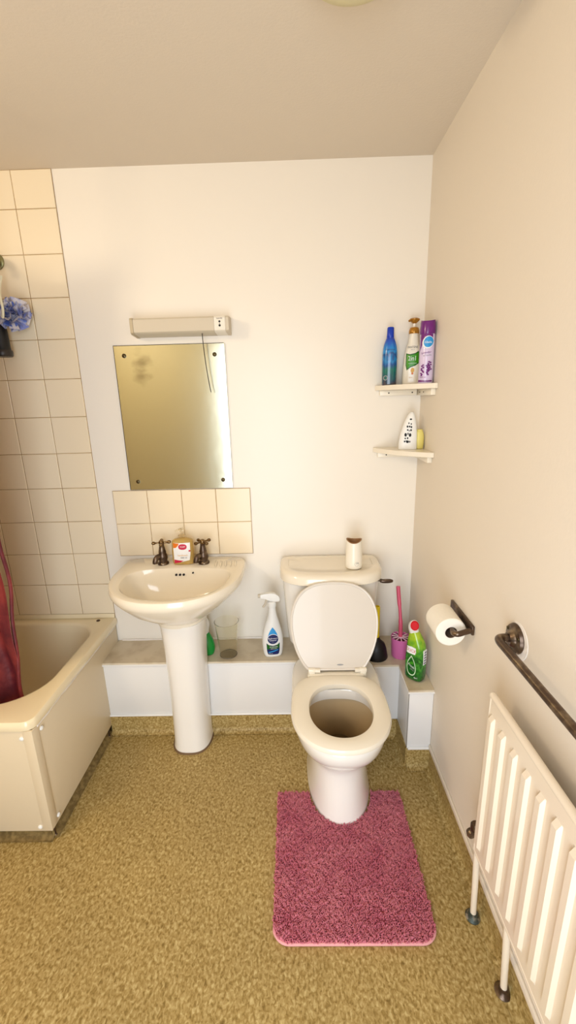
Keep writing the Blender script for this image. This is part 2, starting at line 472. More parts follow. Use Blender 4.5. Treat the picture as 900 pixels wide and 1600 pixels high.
lp = G().add(*tube([(.0, BXF-.004, BT-.012), (1.085, BXF-.004, BT-.012)], .004, 8)).add(*tube([(1.088, BXF2-.004, BT-.012), (1.293, BXF2-.004, BT-.012), (1.293, BXE-.004, BT-.012), (XR, BXE-.004, BT-.012)], .004, 8))
obj('edge_bead', lp, M['boxpaint'], bx)
cp = G().add(*tube([(.0, BXF-.002, .092), (1.088, BXF-.002, .092)], .005, 8)).add(*tube([(1.30, BXE-.002, .092), (XR, BXE-.002, .092)], .006, 8))
obj('bottom_bead', cp, M['boxpaint'], bx)
# wavy filler bead along the wall
pts = [(x, -.003, BT+.002+random.uniform(-.001, .002)) for x in [.02+.03*k for k in range(26)]]
obj('filler_bead', G().add(*tube(pts, [random.uniform(.0035, .0065) for _ in pts], 8)), M['caulk'], bx)

# ------------------------------------------------------------------ bathtub
bt = thing('bathtub', 'cream bathtub with a pale end panel, left of the washbasin', 'bathtub', (-.85, -.35, 0))
X1, Y0, Y1, X0 = .008, -.692, -.0065, XL+.004
RZ = .492
def rr_in(d, z, x1=-.052, f=.165, b=.13):
    return rrect(X0+.07+d, x1-d, -.60+d, -.058-d*.6, (max(b-d*.3, .05), .12, .12, max(f-d*.3, .06)), z)
def rr_out(d, z): return rrect(X0+d, X1-d, Y0+d, Y1-d*.1, (.004, .01, .01, .035), z)
R = [rr_out(.012, RZ-.034), rr_out(.002, RZ-.032), rr_out(0, RZ-.022), rr_out(.001, RZ-.008), rr_out(.006, RZ-.001), rr_out(.014, RZ),
     rr_in(-.012, RZ), rr_in(-.004, RZ-.003), rr_in(.003, RZ-.012), rr_in(.012, RZ-.06), rr_in(.04, .30), rr_in(.062, .20), rr_in(.085, .15), rr_in(.125, .13), rr_in(.2, .125)]
obj('tub', G().add(*loft(R, False, True)), M['bath'], bt)
obj('overflow_plug', G().add(*lathe([(.0085, 0), (.0085, .003), (.006, .005), (.001, .0055)], (-.066, -.038, RZ-.0005))), M['bronze'], bt)
pe = obj('end_panel', G().add(*box(-.012, .0, -.684, -.01, .042, RZ-.033, .002)), M['panel'], bt)
pf = obj('front_panel', G().add(*box(X0, -.0, -.686, -.676, .042, RZ-.033, .002)), M['panel'], bt)
cs = G().add(*box(-.03, .0025, -.6885, -.684, .05, RZ-.034, .0015)).add(*box(-.001, .0028, -.686, -.655, .05, RZ-.034, .001))
obj('corner_strip', cs, M['panel'], bt)
for p, ax in (((-.036, -.686, .43), (0, -1, 0)), ((-.04, -.686, .062), (0, -1, 0)), ((.001, -.64, .43), (1, 0, 0)), ((.001, -.645, .066), (1, 0, 0))):
    obj('screw_cap', G().add(*lathe([(.008, 0), (.0075, .003), (.005, .0052), (.001, .006)], p, ax, 16)), M['white'], bt)
# skirting under the panels
g = G().add(*cove([(-.020, -.19, 1, 0), (-.020, -.675, 1, 0)], .075, .026)).add(*cove([(-.005, -.667, 0, -1), (X0, -.667, 0, -1)], .075, .022))
obj('plinth', g, mat('shaded_grimy_vinyl', (104, 84, 44), .7, var=(60, (134, 112, 66), .4, .6)), bt, smooth=False)  # vinyl colour darkened for the shade under the panels, plus some grime
for x, y in ((-.004, -.215), (-.006, -.668)):
    obj('foot', G().add(*lathe([(.006, 0), (.006, .005), (.0035, .008), (.0035, .05)], (x, y, 0), seg=12)), M['bronze'], bt)
obj('wall_seal', G().add(*box(X0, .0, -.0115, -.0063, RZ-.001, .5125, .002)), M['bath'], bt)
# stained sealant bead between rim and panel
pts = [(.002, -.66+.03*k, RZ-.036+random.uniform(-.003, .002)) for k in range(22)]
obj('sealant_bead', G().add(*tube(pts, [random.uniform(.002, .005) for _ in pts], 8)), M['caulk'], bt)

# shower curtain hanging down inside the tub
def curtain():
    g = G(); nu, nv = 150, 60; V = []
    for j in range(nv+1):
        v = j/nv; z = 2.0-v*1.62
        xr = -.093-.042*max(0, (1.35-z)/.9)+.004*math.sin(z*23)
        for i in range(nu+1):
            u = i/nu; x = -1.0+(xr+1.0)*u
            amp = .006+.026*min(1, v*1.6)
            a = amp*math.sin(x*34+1.2*math.sin(z*2.1)+.4*z) + .4*amp*math.sin(x*71+z*5)
            a += .010*math.sin(z*17+x*9)*max(0, v-.45)*1.6 + .006*math.sin(z*41-x*23)*max(0, v-.5)
            y = -.512+a*.75
            if z < .52: y = max(y, -.545)
            V.append((x, y, z))
    F = []
    for j in range(nv):
        for i in range(nu):
            a = j*(nu+1)+i; F.append((a, a+1, a+nu+2, a+nu+1))
    return V, F
cu = obj('shower_curtain', G().add(*curtain()), M['curtain'])
s = cu.modifiers.new('s', 'SOLIDIFY'); s.thickness = .0012
origin_to(cu, (-.55, -.51, .4))
tag(cu, 'maroon shower curtain hanging down into the bath at the left edge', 'shower curtain')
hem = [(-.096-.042*max(0, (1.35-z)/.9)+.004*math.sin(z*23), -.50+.012*math.sin(z*9), z) for z in [1.95-.03*k for k in range(52)]]
obj('hem', G().add(*tube(hem, .006, 8)), M['curtain'], cu)
cr_ = thing('curtain_rail', 'white curtain rail over the bath carrying the maroon curtain', 'rail', (-.9, -.512, 2.02))
obj('rail', G().add(*tube([(XL, -.512, 2.012), (-.06, -.512, 2.012)], .0125, 16)), M['white'], cr_)
obj('ceiling_stay', G().add(*tube([(-.08, -.512, 2.012), (-.08, -.512, ZC)], .006, 10)), M['white'], cr_)

# hanging things on the tiled wall
br = thing('shower_bracket', 'dull metal bracket on the tiles above the blue bath puff', 'bracket', (-.235, -.006, 1.97))
obj('arm', G().add(*tube(smooth_path([(-.26, -.006, 2.010), (-.26, -.05, 2.010), (-.245, -.075, 2.010), (-.226, -.078, 2.000), (-.219, -.078, 1.965)], 5), .013, 14)), M['chrome'], br)
obj('wall_plate', G().add(*lathe([(.03, 0), (.03, .006), (.02, .012)], (-.26, -.006, 2.010), (0, -1, 0), 24)), M['chrome'], br)
pf_ = thing('bath_puff', 'blue and white net bath puff on a white cord, on the tiled wall', 'bath puff', (-.180, -.075, 1.80))
def ruffle(cx, cy, cz, r, seed, k=5):
    rd = random.Random(seed); g = G()
    for q in range(k):
        ax = Vector((rd.uniform(-1, 1), rd.uniform(-1, .3), rd.uniform(-1, 1))).normalized()
        u = ax.orthogonal().normalized(); w = ax.cross(u); n = 72; ph = rd.uniform(0, 6)
        rings = []
        for h in range(6):
            t = h/5; ring = []
            for i in range(n):
                a = 2*PI*i/n
                rad = r*(.12+.88*t)*(1+.13*math.sin(3*a+ph))
                off = r*t*(.26*math.sin(9*a+ph*2)+.30*math.sin(4*a+ph))
                p = Vector((cx, cy, cz))+u*rad*math.cos(a)+w*rad*math.sin(a)+ax*off
                p.y = min(p.y, -.012)
                ring.append(tuple(p))
            rings.append(ring)
        g.add(*loft(rings, False, False))
    return g
obj('net', ruffle(-.205, -.075, 1.805, .050, 3, 6), M['net'], pf_)
obj('net', ruffle(-.190, -.070, 1.808, .056, 11, 5), M['net2'], pf_)['label'] = 'pale outer net ruffles'
obj('cord', G().add(*tube(smooth_path([(-.205, -.082, 1.94), (-.214, -.088, 1.90), (-.196, -.125, 1.86), (-.188, -.135, 1.82), (-.196, -.13, 1.79), (-.206, -.12, 1.80)], 6), .0045, 10)), M['cord'], pf_)
bb = Body([(0, .030, .030, 2, 0, 0), (.012, .032, .032, 2, 0, 0), (.03, .029, .029, 2, 0, 0), (.09, .033, .026, 2.2, -.005, 0), (.13, .028, .02, 2.2, -.008, 0), (.15, .015, .012, 2, -.01, 0)])
bl = thing('shower_gel_bottle', 'black bottle hanging below the blue bath puff at left edge', 'bottle', (0, 0, 0))
obj('body', G().add(*bb.geo()), M['black'], bl)
obj('cap', G().add(*lathe([(.031, -.004), (.034, 0), (.035, .014), (.033, .02)], (0, 0, 0))), mat('dark_cap', (46, 38, 34), .35), bl)
obj('hanging_loop', G().add(*tube(smooth_path([(-.01, 0, .14), (-.02, -.004, .19), (-.022, -.004, .275), (-.02, 0, .30)], 5), .0018, 8)), M['black'], bl)
bl.location = (-.256, -.075, 1.662)

# ------------------------------------------------------------------ washbasin
ba = thing('pedestal_washbasin', 'cream pedestal washbasin with two bronze taps below the mirror', 'washbasin', (.382, -.2, 0))
CX = .375; RB = .787
def bo(s, z, dy=0, bb=.158):
    return oval(CX, -.165+dy, .270*s, .302*s, bb, 2.15, 6, z, 96)
def bi(s, z, yc=-.232, bb=.100, bf=.196): return oval(CX+.004, yc, .213*s, bf*s, bb*s, 2.15, 3.2, z, 96)
def lerp(a, b, t): return [tuple(p[i]+(q[i]-p[i])*t for i in range(3)) for p, q in zip(a, b)]
top = bo(1, RB)
R = [oval(.385, -.205, .098, .118, .12, 2.4, 4, .605, 96), oval(.385, -.205, .102, .122, .13, 2.4, 4, .622, 96), oval(CX+.006, -.20, .150, .170, .16, 2.2, 5, .652, 96),
     oval(CX, -.185, .205, .235, .165, 2.15, 5, .692, 96), oval(CX, -.17, .247, .277, .160, 2.15, 6, .728, 96),
     bo(.975, .746), bo(.995, .756), bo(1.003, .768), bo(.998, .779), bo(.985, .786, 0, .157), bo(.968, .788, 0, .155),
     lerp(bo(.93, .786, 0, .15), bi(1.05, .786), .5), bi(1.05, .785), bi(1.02, .783), bi(1.0, .776), bi(.975, .755), bi(.93, .725), bi(.83, .69), bi(.65, .662), bi(.4, .645), bi(.12, .64)]
bowl = obj('bowl', G().add(*loft(R)), M['porc_cream'], ba)
ped = G()
R = []
for z, a, bf in [(0, .083, .112), (.012, .083, .112), (.03, .080, .108), (.15, .079, .106), (.35, .081, .106), (.5, .086, .11), (.585, .092, .116), (.61, .096, .118)]:
    yc = -.205; R.append(oval(.385+.004*(z/.6), yc, a, bf, .0175, 2.7, 6, z, 64))
obj('pedestal', G().add(*loft(R)), M['porcelain'], ba)
obj('seal', G().add(*loft([oval(.385, -.205, .088, .118, .018, 2.7, 6, 0, 64), oval(.385, -.205, .085, .114, .018, 2.7, 6, .006, 64)])), mat('grimy_seal', (110, 86, 60), .8), ba)
# soap grooves right of the right tap
for k in range(5):
    x = .515+.021*k
    obj('soap_ridge', G().add(*tube([(x-.004, -.055, RB+.0005), (x, -.075, RB+.0022), (x+.004, -.115, RB+.0022), (x+.006, -.135, RB+.0002)], [.001, .0042, .0042, .001], 10)), M['porc_cream'], ba)
for x, z in ((.352, .757), (.368, .757), (.384, .757)):
    obj('overflow_hole', G().add(*lathe([(.0048, 0), (.0048, .006), (.002, .0062)], (x, -.1340+.0, z), (0, -1, .15), 16)), M['dark'], ba)
obj('chain_hole', G().add(*lathe([(.0036, 0), (.0036, .006), (.002, .0062)], (.424, -.1345, .765), (0, -1, .15), 16)), M['dark'], ba)

def tap(x, y, sp, hr):
    z0 = RB-.0005
    t = obj('tap', G().add(*lathe([(.0235, 0), (.0245, .004), (.0225, .009), (.0175, .013), (.0185, .020), (.0210, .030), (.0195, .042), (.0155, .050), (.0165, .056), (.0150, .062), (.0125, .074), (.0105, .084), (.0115, .088), (.008, .092)], (x, y, z0), seg=28))
            .add(*tube(smooth_path([(x, y, z0+.034), (x+sp[0]*.02, y+sp[1]*.02, z0+.040), (x+sp[0]*.032, y+sp[1]*.032, z0+.035), (x+sp[0]*.039, y+sp[1]*.039, z0+.023), (x+sp[0]*.040, y+sp[1]*.040, z0+.014)], 5), .0115, 16)), M['bronze'], ba)
    g = G().add(*lathe([(.0095, 0), (.0115, .004), (.0115, .012), (.008, .018), (.003, .020)], (x, y, z0+.090), seg=20))
    for k in range(4):
        a = hr+k*PI/2; d = Vector((math.cos(a), math.sin(a), 0))
        g.add(*lathe([(.0042, 0), (.0036, .014), (.0042, .020), (.0068, .024), (.0078, .029), (.0066, .034), (.002, .037)], Vector((x, y, z0+.098))+d*.004, d, 14))
    obj('cross_handle', g, mat('polished_bronze', (122, 98, 66), .25, metal=.9), t)
tap(.283, -.080, (-.62, -.78), .25); tap(.462, -.080, (-.70, -.71), .75)

# soap bottle between the taps
sb = thing('soap_dispenser', 'clear pump bottle of amber hand soap standing between the two taps', 'soap bottle', (0, 0, 0))
B = Body([(0, .040, .021, 3.4, 0, 0), (.004, .045, .025, 3.4, 0, 0), (.02, .047, .027, 3.2, 0, 0), (.06, .047, .027, 3.2, 0, 0), (.095, .045, .026, 3.2, 0, 0), (.108, .041, .022, 2.8, 0, 0), (.114, .028, .016, 2.2, 0, 0), (.117, .013, .013, 2, 0, 0)])
obj('body', G().add(*B.geo()), M['soapliq'], sb)
P = Print(B.front)
P.poly([(-.037, .008), (.030, .022), (.035, .05), (.036, .100), (-.036, .100)], M['printw'])
P.poly([(-.036, .100), (-.010, .098), (-.016, .088), (-.024, .080), (-.036, .078)], M['orange'])
P.poly([(-.037, .008), (-.008, .014), (.004, .020), (-.010, .022), (-.022, .024), (-.036, .026)], M['crimson'])
P.poly(blob(.004, .083, .018, .0125, 2.4), M['crimson'])
P.text('SOAP', .004, .083, .009, M['printw'])
P.text('handwash', .002, .045, .011, M['goldprint']); P.text('500 ml', .006, .034, .010, M['printk'])
P.poly(blob(.032, .064, .004, .004), M['crimson'])
P.done('label', sb)
obj('pump', G().add(*lathe([(.0155, .114), (.0155, .128), (.012, .130), (.005, .132), (.005, .146), (.011, .147), (.012, .155), (.009, .158)], seg=24)).add(*tube([(0, 0, .152), (-.014, -.008, .153), (-.026, -.014, .149)], [.006, .005, .004], 12)), M['clear'], sb)
sb.location = (.374, -.075, RB); sb.rotation_euler = (0, 0, .05)

# ------------------------------------------------------------------ mirror and shaver light
mi = thing('wall_mirror', 'frameless tarnished rectangular mirror screwed above the basin splashback', 'mirror', (.374, -.003, 1.102))
MX0, MX1, MZ0, MZ1 = .150, .598, 1.104, 1.694
obj('glass', G().add(*box(MX0, MX1, -.0075, -.0035, MZ0, MZ1, .0012, 2)), M['mirror'], mi, angle=20)
obj('backing_or_shadow_sheet', G().add(*box(MX0-.003, MX1-.004, -.0034, -.0002, MZ0, MZ1+.002)), M['dark'], mi)  # dark sheet set past the glass edge, stands in for its shadow gap
for x, z in ((.190, 1.656), (.556, 1.652), (.187, 1.141), (.557, 1.141)):
    obj('screw', G().add(*lathe([(.0085, 0), (.0085, .002), (.0055, .0045), (.001, .0052)], (x, -.0075, z), (0, -1, 0), 18)), M['screw'], mi)

sl = thing('shaver_light', 'beige strip light with shaver socket mounted above the mirror', 'wall light', (.438, -.04, 1.72))
# housing with a sloping underside
def slice_(x): return [(x, -.001, 1.722), (x, -.066, 1.727), (x, -.073, 1.733), (x, -.073, 1.777), (x, -.068, 1.783), (x, -.001, 1.787)]
obj('diffuser', G().add(*loft([slice_(.262), slice_(.5715)])), M['cream'], sl)
obj('socket_plate', G().add(*loft([[(x, y-.0015 if y < -.05 else y, z) for x, y, z in slice_(q)] for q in (.5725, .615)])), M['socket'], sl)
obj('end_cap', G().add(*loft([[(x, y*1.03, 1.755+(z-1.755)*1.05) for x, y, z in slice_(q)] for q in (.250, .2615)])), M['creamd'], sl)
obj('end_cap', G().add(*loft([[(x, y*1.02, z) for x, y, z in slice_(q)] for q in (.6155, .628)])), M['cream'], sl)
for x, z, r in ((.594, 1.763, .0038), (.594, 1.749, .0042), (.594, 1.756, .0015)):
    obj('socket_hole', G().add(*lathe([(r, 0), (r, .0012)], (x, -.0742, z), (0, -1, 0), 14)), M['dark'], sl)
f = lambda x, z, e: (x, -.0748-e, z)
P = Print(f); P.text('SHAVER', .594, 1.7735, .0065, M['printk'])
w = P.done('marking', sl); w.location = -Vector(sl.location)
cord = smooth_path([(.520, -.05, 1.727), (.522, -.052, 1.68), (.528, -.055, 1.60), (.536, -.055, 1.53), (.540, -.055, 1.505)], 5)
obj('pull_cord', G().add(*tube(cord, .0016, 8)), M['dark'], sl)

# ------------------------------------------------------------------ toilet
to = thing('toilet', 'white close-coupled toilet with its seat lid raised against the cistern', 'toilet', (1.008, -.4, 0))
TX = 1.010
S = [(0, .122, -.40, .247, .14, 2.3, 3), (.012, .122, -.40, .247, .14, 2.3, 3), (.03, .119, -.40, .243, .14, 2.3, 3), (.08, .113, -.40, .230, .14, 2.3, 3), (.14, .109, -.41, .205, .15, 2.3, 3),
     (.19, .110, -.42, .190, .16, 2.3, 3), (.225, .120, -.43, .195, .17, 2.3, 3.2), (.255, .138, -.44, .212, .19, 2.3, 3.5), (.285, .153, -.45, .233, .23, 2.25, 4), (.315, .163, -.46, .250, .26, 2.25, 4.5),
     (.345, .169, -.47, .259, .27, 2.2, 5), (.375, .173, -.475, .262, .28, 2.2, 5), (.392, .172, -.475, .260, .28, 2.2, 5), (.400, .166, -.475, .254, .275, 2.2, 5)]
S = smooth_spec(S, 3)
R = [oval(TX+.003*(1-q[0]/.4), q[2], q[1], q[3], q[4], q[5], q[6], q[0], 80) for q in S]
R += [oval(TX, -.545, .122, .150, .115, 2.1, 2.6, .401, 80), oval(TX, -.545, .118, .147, .112, 2.1, 2.6, .396, 80), oval(TX, -.545, .122, .150, .114, 2.1, 2.6, .36, 80)]
obj('pan', G().add(*loft(R, True, False)), M['porcelain'], to)
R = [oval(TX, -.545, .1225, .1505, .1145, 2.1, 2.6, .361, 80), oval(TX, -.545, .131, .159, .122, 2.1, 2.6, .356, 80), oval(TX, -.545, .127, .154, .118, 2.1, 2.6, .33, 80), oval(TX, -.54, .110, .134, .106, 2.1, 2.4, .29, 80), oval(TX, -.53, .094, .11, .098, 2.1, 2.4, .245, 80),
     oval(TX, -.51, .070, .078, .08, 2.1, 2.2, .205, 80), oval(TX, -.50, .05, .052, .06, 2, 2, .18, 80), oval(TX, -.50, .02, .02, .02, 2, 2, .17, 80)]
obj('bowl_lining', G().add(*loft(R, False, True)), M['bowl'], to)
obj('bowl_water', G().add(*loft([oval(TX, -.51, .066, .074, .076, 2.1, 2.2, .200, 64), oval(TX, -.51, .03, .03, .03, 2.1, 2.2, .200, 64)], False, True)), mat('brown_water', (120, 96, 58), .05, trans=.3), to)
# seat ring
SXc = 1.008
def so(d, z): return oval(SXc, -.560, .1725-d, .190-d, .190-d, 2.15, 3.3, z, 80)
def si(d, z): return oval(SXc+.002, -.562, .108+d, .130+d, .128+d, 2.1, 2.3, z, 80)
R = [si(.004, .404), so(.006, .404), so(.001, .408), so(0, .416), so(.004, .424), so(.016, .429), lerp(so(.03, .430), si(.02, .430), .5), si(.012, .429), si(.003, .425), si(0, .416), si(.001, .407), si(.004, .404)]
obj('seat', G().add(*loft(R, False, False)), M['seat'], to)
obj('seat_bar', G().add(*box(SXc-.108, SXc+.112, -.378, -.352, .404, .427, .005)), M['seat'], to)
# raised lid
half = [(.0, .0), (.085, .0), (.108, .003), (.126, .022), (.150, .068), (.167, .125), (.1735, .185), (.168, .235), (.150, .283), (.120, .318), (.080, .339), (.040, .347)]
sm = smooth_spec([(p[0], p[1]) for p in half], 4)
out = [p for p in sm] + [(0, .349)] + [(-p[0], p[1]) for p in reversed(sm[1:])]
A0 = Vector((1.010, -.357, .433)); tilt = Vector((0, .095, .337)).normalized(); nn = Vector((1, 0, 0)).cross(tilt)  # outward (towards back)
if nn.y > 0: nn = -nn
def lp(P, sc, h):
    c = (0, .17); return [tuple(A0+Vector((1, 0, 0))*(c[0]+(p[0]-c[0])*sc)+tilt*(c[1]+(p[1]-c[1])*sc)+nn*h) for p in P]
R = [lp(out, .93, -.016), lp(out, .985, -.012), lp(out, 1.0, -.004), lp(out, 1.0, .002), lp(out, .985, .0045), lp(out, .955, .0035), lp(out, .945, .0012), lp(out, .5, .0008)]
ld = obj('lid', G().add(*loft(R)), M['lidp'], to)
P = Print(lambda x, z, e: tuple(A0-Vector(ld.location)+Vector((x, 0, 0))+tilt*z+nn*(.0013+e)))
P.poly(blob(.02, .022, .013, .0028), M['grey'])
w = P.done('maker_mark', ld); w.location = -wloc(ld)
for sx in (-1, 1):
    x = SXc+.010+sx*.100
    g = G().add(*lathe([(.009, -.014), (.010, -.011), (.010, .011), (.009, .014)], (x, -.360, .436), (1, 0, 0), 18)).add(*box(x-.020*0-.012, x+.012, -.372, -.350, .404, .436, .003))
    g.add(*lathe([(.0085, -.010), (.0085, .010)], (x+sx*-.0+.022*(-sx), -.364, .437), (1, 0, 0), 16))
    obj('hinge', g, M['seat'], to)
# cistern
def co(a, bf, z, bb=.088, nf=3.0): return oval(1.010, -.098, a, bf, bb, nf, 8, z, 96)
R = [co(.150, .060, .408, .07), co(.172, .075, .412, .08), co(.184, .083, .430, .085), co(.189, .092, .47), co(.196, .108, .58), co(.202, .120, .68), co(.205, .126, .742)]
obj('cistern', G().add(*loft(R)), M['porcelain'], to)
R = [co(.200, .12, .738), co(.212, .150, .740), co(.2165, .157, .745), co(.2165, .157, .765), co(.214, .152, .777), co(.207, .142, .784), co(.198, .130, .786, .083), co(.180, .102, .786, .066), co(.177, .098, .7835, .063), co(.1, .05, .7832, .03)]
obj('cistern_lid', G().add(*loft(R)), M['porc_cream'], to)
R = [oval(1.236+dx, -.192, .0+a, .0+b, b, 2.2, 2.2, .735+z, 24) for a, b, z, dx in ((.018, .004, -.008, 0), (.026, .007, -.005, 0), (.028, .008, 0, 0), (.026, .007, .005, 0), (.018, .004, .008, 0))]
obj('flush_lever', G().add(*loft(R)).add(*tube([(1.195, -.175, .735), (1.225, -.186, .735)], .006, 12)), M['bronze'], to)

# white air freshener on the cistern
af = thing('air_freshener', 'small white cylindrical diffuser with brown dipped rim standing on the cistern', 'air freshener', (0, 0, 0))
def dip(k, n, z): return z-.010*(.5+.5*math.cos(2*(2*PI*k/n)-PI*.9))
rings = []
for z, r in [(0, .030), (.003, .034), (.012, .0355), (.04, .0345), (.08, .0325), (.118, .032)]:
    rings.append([(r*math.cos(2*PI*k/48), r*math.sin(2*PI*k/48), dip(k, 48, z) if z > .1 else z) for k in range(48)])
obj('shell', G().add(*loft(rings, True, False)), M['pearl'], af)
rings2 = [rings[-1], [(p[0]*.98, p[1]*.98, p[2]+.003) for p in rings[-1]], [(p[0]*.86, p[1]*.86, p[2]+.001) for p in rings[-1]], [(p[0]*.80, p[1]*.80, p[2]-.012) for p in rings[-1]], [(p[0]*.3, p[1]*.3, .092) for p in rings[-1]]]
obj('rim', G().add(*loft(rings2, False, True)), M['wood'], af)
P = Print(lambda x, z, e: (x, -math.sqrt(.0353**2-x*x)-e, z))
for r_, m_ in ((.0085, M['grey']), (.0076, M['pearl'])): P.poly(blob(.008, .024, r_, r_), m_)
P.poly(blob(.008, .0265, .0016, .003), M['grey']); P.poly(blob(.0125, .0285, .0015, .0015), M['printk'])
P.done('button', af)
af.location = (1.106, -.150, .7832); af.scale = (1, 1, 1.04)

# ------------------------------------------------------------------ cleaning things on the boxing
# spray bottle
sp_ = thing('spray_bottle', 'white trigger spray bottle with blue drop label beside the cistern', 'spray bottle', (0, 0, 0))
B = Body([(0, .034, .020, 2.8, 0, 0), (.004, .038, .024, 2.8, 0, 0), (.02, .043, .027, 2.6, 0, 0), (.07, .0465, .029, 2.5, 0, 0), (.11, .043, .028, 2.4, 0, 0), (.15, .033, .024, 2.2, .001, 0), (.185, .022, .019, 2, .003, 0), (.215, .0165, .0165, 2, .003, 0), (.240, .015, .015, 2, .003, 0)])
obj('body', G().add(*B.geo()), M['white'], sp_)
P = Print(B.front)
P.poly([(0, .148), (.010, .134), (.017, .120), (.022, .104), (-.022, .104), (-.017, .120), (-.010, .134)], M['sky'])
P.poly([(-.029, .073), (-.018, .064), (0, .060), (.018, .064), (.029, .073), (.028, .035), (.024, .018), (.018, .015), (-.018, .015), (-.024, .018), (-.028, .035)], M['navy'], c=(0, .04))
P.poly([(-.028, .070), (-.017, .062), (0, .058), (.017, .062), (.028, .070), (.027, .048), (.01, .042), (-.01, .046), (-.027, .042)], M['green_dk'], c=(0, .053))
P.poly(blob(0, .092, .025, .025), M['printw']); P.poly(blob(0, .092, .0235, .0225), M['navy'])
P.text('Bathroom', 0, .096, .0105, M['printw']); P.text('Cleaner', 0, .087, .0105, M['printw']); P.text('spray', 0, .078, .006, M['grey'])
P.text('limescale', .002, .055, .010, M['printw']); P.text('remover', .002, .046, .008, M['printw'])
P.poly([(-.022, .030), (0, .036), (.022, .042), (.02, .037), (0, .030), (-.02, .026)], M['sky'], c=(0, .033)); P.text('750 ml', -.012, .021, .006, M['printw'])
P.done('label', sp_)
hd = G().add(*lathe([(.0175, .236), (.0185, .240), (.0185, .256), (.013, .262)], (.003, 0, 0)))
hd.add(*loft([[(x, y, z) for (y, z) in [(-.011, z0), (.011, z0), (.0115, (z0+z1)/2), (.009, z1), (-.009, z1), (-.0115, (z0+z1)/2)]] for x, z0, z1 in [(-.046, .281, .296), (-.030, .279, .299), (-.005, .266, .301), (.016, .262, .298), (.032, .262, .286), (.036, .266, .276)]]))
obj('trigger_head', hd, M['white'], sp_)
obj('trigger', G().add(*tube(smooth_path([(-.014, 0, .276), (-.022, 0, .262), (-.026, 0, .248), (-.037, 0, .234)], 4), [.005]*12+[.003], 10)), M['cream'], sp_)
obj('nozzle', G().add(*lathe([(.0075, 0), (.0085, .004), (.0085, .011), (.004, .012)], (-.045, 0, .289), (-1, 0, 0), 16)), M['cream'], sp_)
sp_.location = (.753, -.138, BT); sp_.rotation_euler = (0, 0, .12)

# clear jug
jg = thing('plastic_tumbler', 'clear plastic tumbler standing on the ledge right of the pedestal', 'tumbler', (0, 0, 0))
R = [(.036, 0), (.038, .004), (.046, .10), (.054, .165), (.0545, .166), (.0515, .166), (.0435, .10), (.0365, .003), (.001, .003)]
obj('cup', G().add(*lathe(R, seg=40, cap1=False)), M['clear'], jg)
P = G().add(*lathe([(.0383, 0), (.0395, .002), (.0383, .004)], seg=40, cap0=False, cap1=False)); obj('base_ring', P, mat('smoky_plastic', (120, 104, 84), .3, trans=.3), jg)
jg.location = (.552, -.135, BT+.0012)

# green toilet block bottle behind pedestal
gb = thing('green_cleaner_bottle', 'green bottle with white neck half hidden behind the basin pedestal', 'bottle', (0, 0, 0))
B = Body([(0, .032, .022, 2.4, 0, 0), (.004, .037, .025, 2.4, 0, 0), (.03, .042, .028, 2.2, 0, 0), (.06, .038, .026, 2.2, 0, 0), (.09, .027, .02, 2, .0, 0), (.105, .018, .015, 2, 0, 0)])
obj('body', G().add(*B.geo()), M['greenp'], gb)
obj('neck', G().add(*tube(smooth_path([(0, 0, .098), (.004, 0, .125), (.008, 0, .15), (-.004, 0, .17), (-.03, 0, .175)], 5), .0165, 18)), M['white'], gb)
gb.location = (.448, -.120, BT)

# plunger
pl = thing('plunger', 'black rubber plunger with a yellow handle standing behind the toilet lid', 'plunger', (0, 0, 0))
cupf = [(.048, 0), (.050, .004), (.047, .020), (.043, .045), (.036, .066), (.022, .080), (.015, .090), (.013, .100)]
obj('rubber_cup', G().add(*lathe(cupf, seg=40)), M['black'], pl)
obj('handle', G().add(*lathe([(.0105, .09), (.0110, .10), (.0110, .248), (.0095, .2515), (.0075, .2515), (.0075, .246)], seg=24)), M['yellow'], pl)
pl.location = (1.208, -.165, BT); pl.scale = (1, 1, .96)

# toilet brush
tb = thing('toilet_brush_holder', 'pink slotted toilet brush holder on the ledge behind the green bottle', 'brush holder', (0, 0, 0))
obj('pot', G().add(*lathe([(.036, 0), (.038, .003), (.040, .07), (.0415, .092), (.0405, .0925), (.038, .088), (.036, .006)], seg=40)), M['pink'], tb)
sl_ = G()
for k in range(11):
    a = 2*PI*k/11; c, s_ = math.cos(a), math.sin(a)
    sl_.add(*prism([(c*.012-s_*.0014, s_*.012+c*.0014), (c*.012+s_*.0014, s_*.012-c*.0014), (c*.038+s_*.0026, s_*.038-c*.0026), (c*.038-s_*.0026, s_*.038+c*.0026)], .0895, .0925, 'z'))
sl_.add(*lathe([(.013, .089), (.013, .094)], seg=20))
obj('slotted_lid', sl_, mat('pale_pink_plastic', (246, 206, 224), .35), tb)
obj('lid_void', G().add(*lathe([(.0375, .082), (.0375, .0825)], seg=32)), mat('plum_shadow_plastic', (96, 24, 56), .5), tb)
tb.location = (1.314, -.160, BT)
tr = thing('toilet_brush', 'tall rose plastic toilet brush handle rising from the pink holder', 'toilet brush', (1.314, -.160, BT+.09))
obj('handle', G().add(*tube(smooth_path([(1.312, -.160, BT+.08), (1.312, -.158, BT+.14), (1.310, -.148, BT+.20), (1.306, -.132, BT+.26), (1.303, -.122, BT+.312)], 5), [.0088]*8+[.0068]*5+[.0085]*8, 14)), M['pinkrod'], tr)

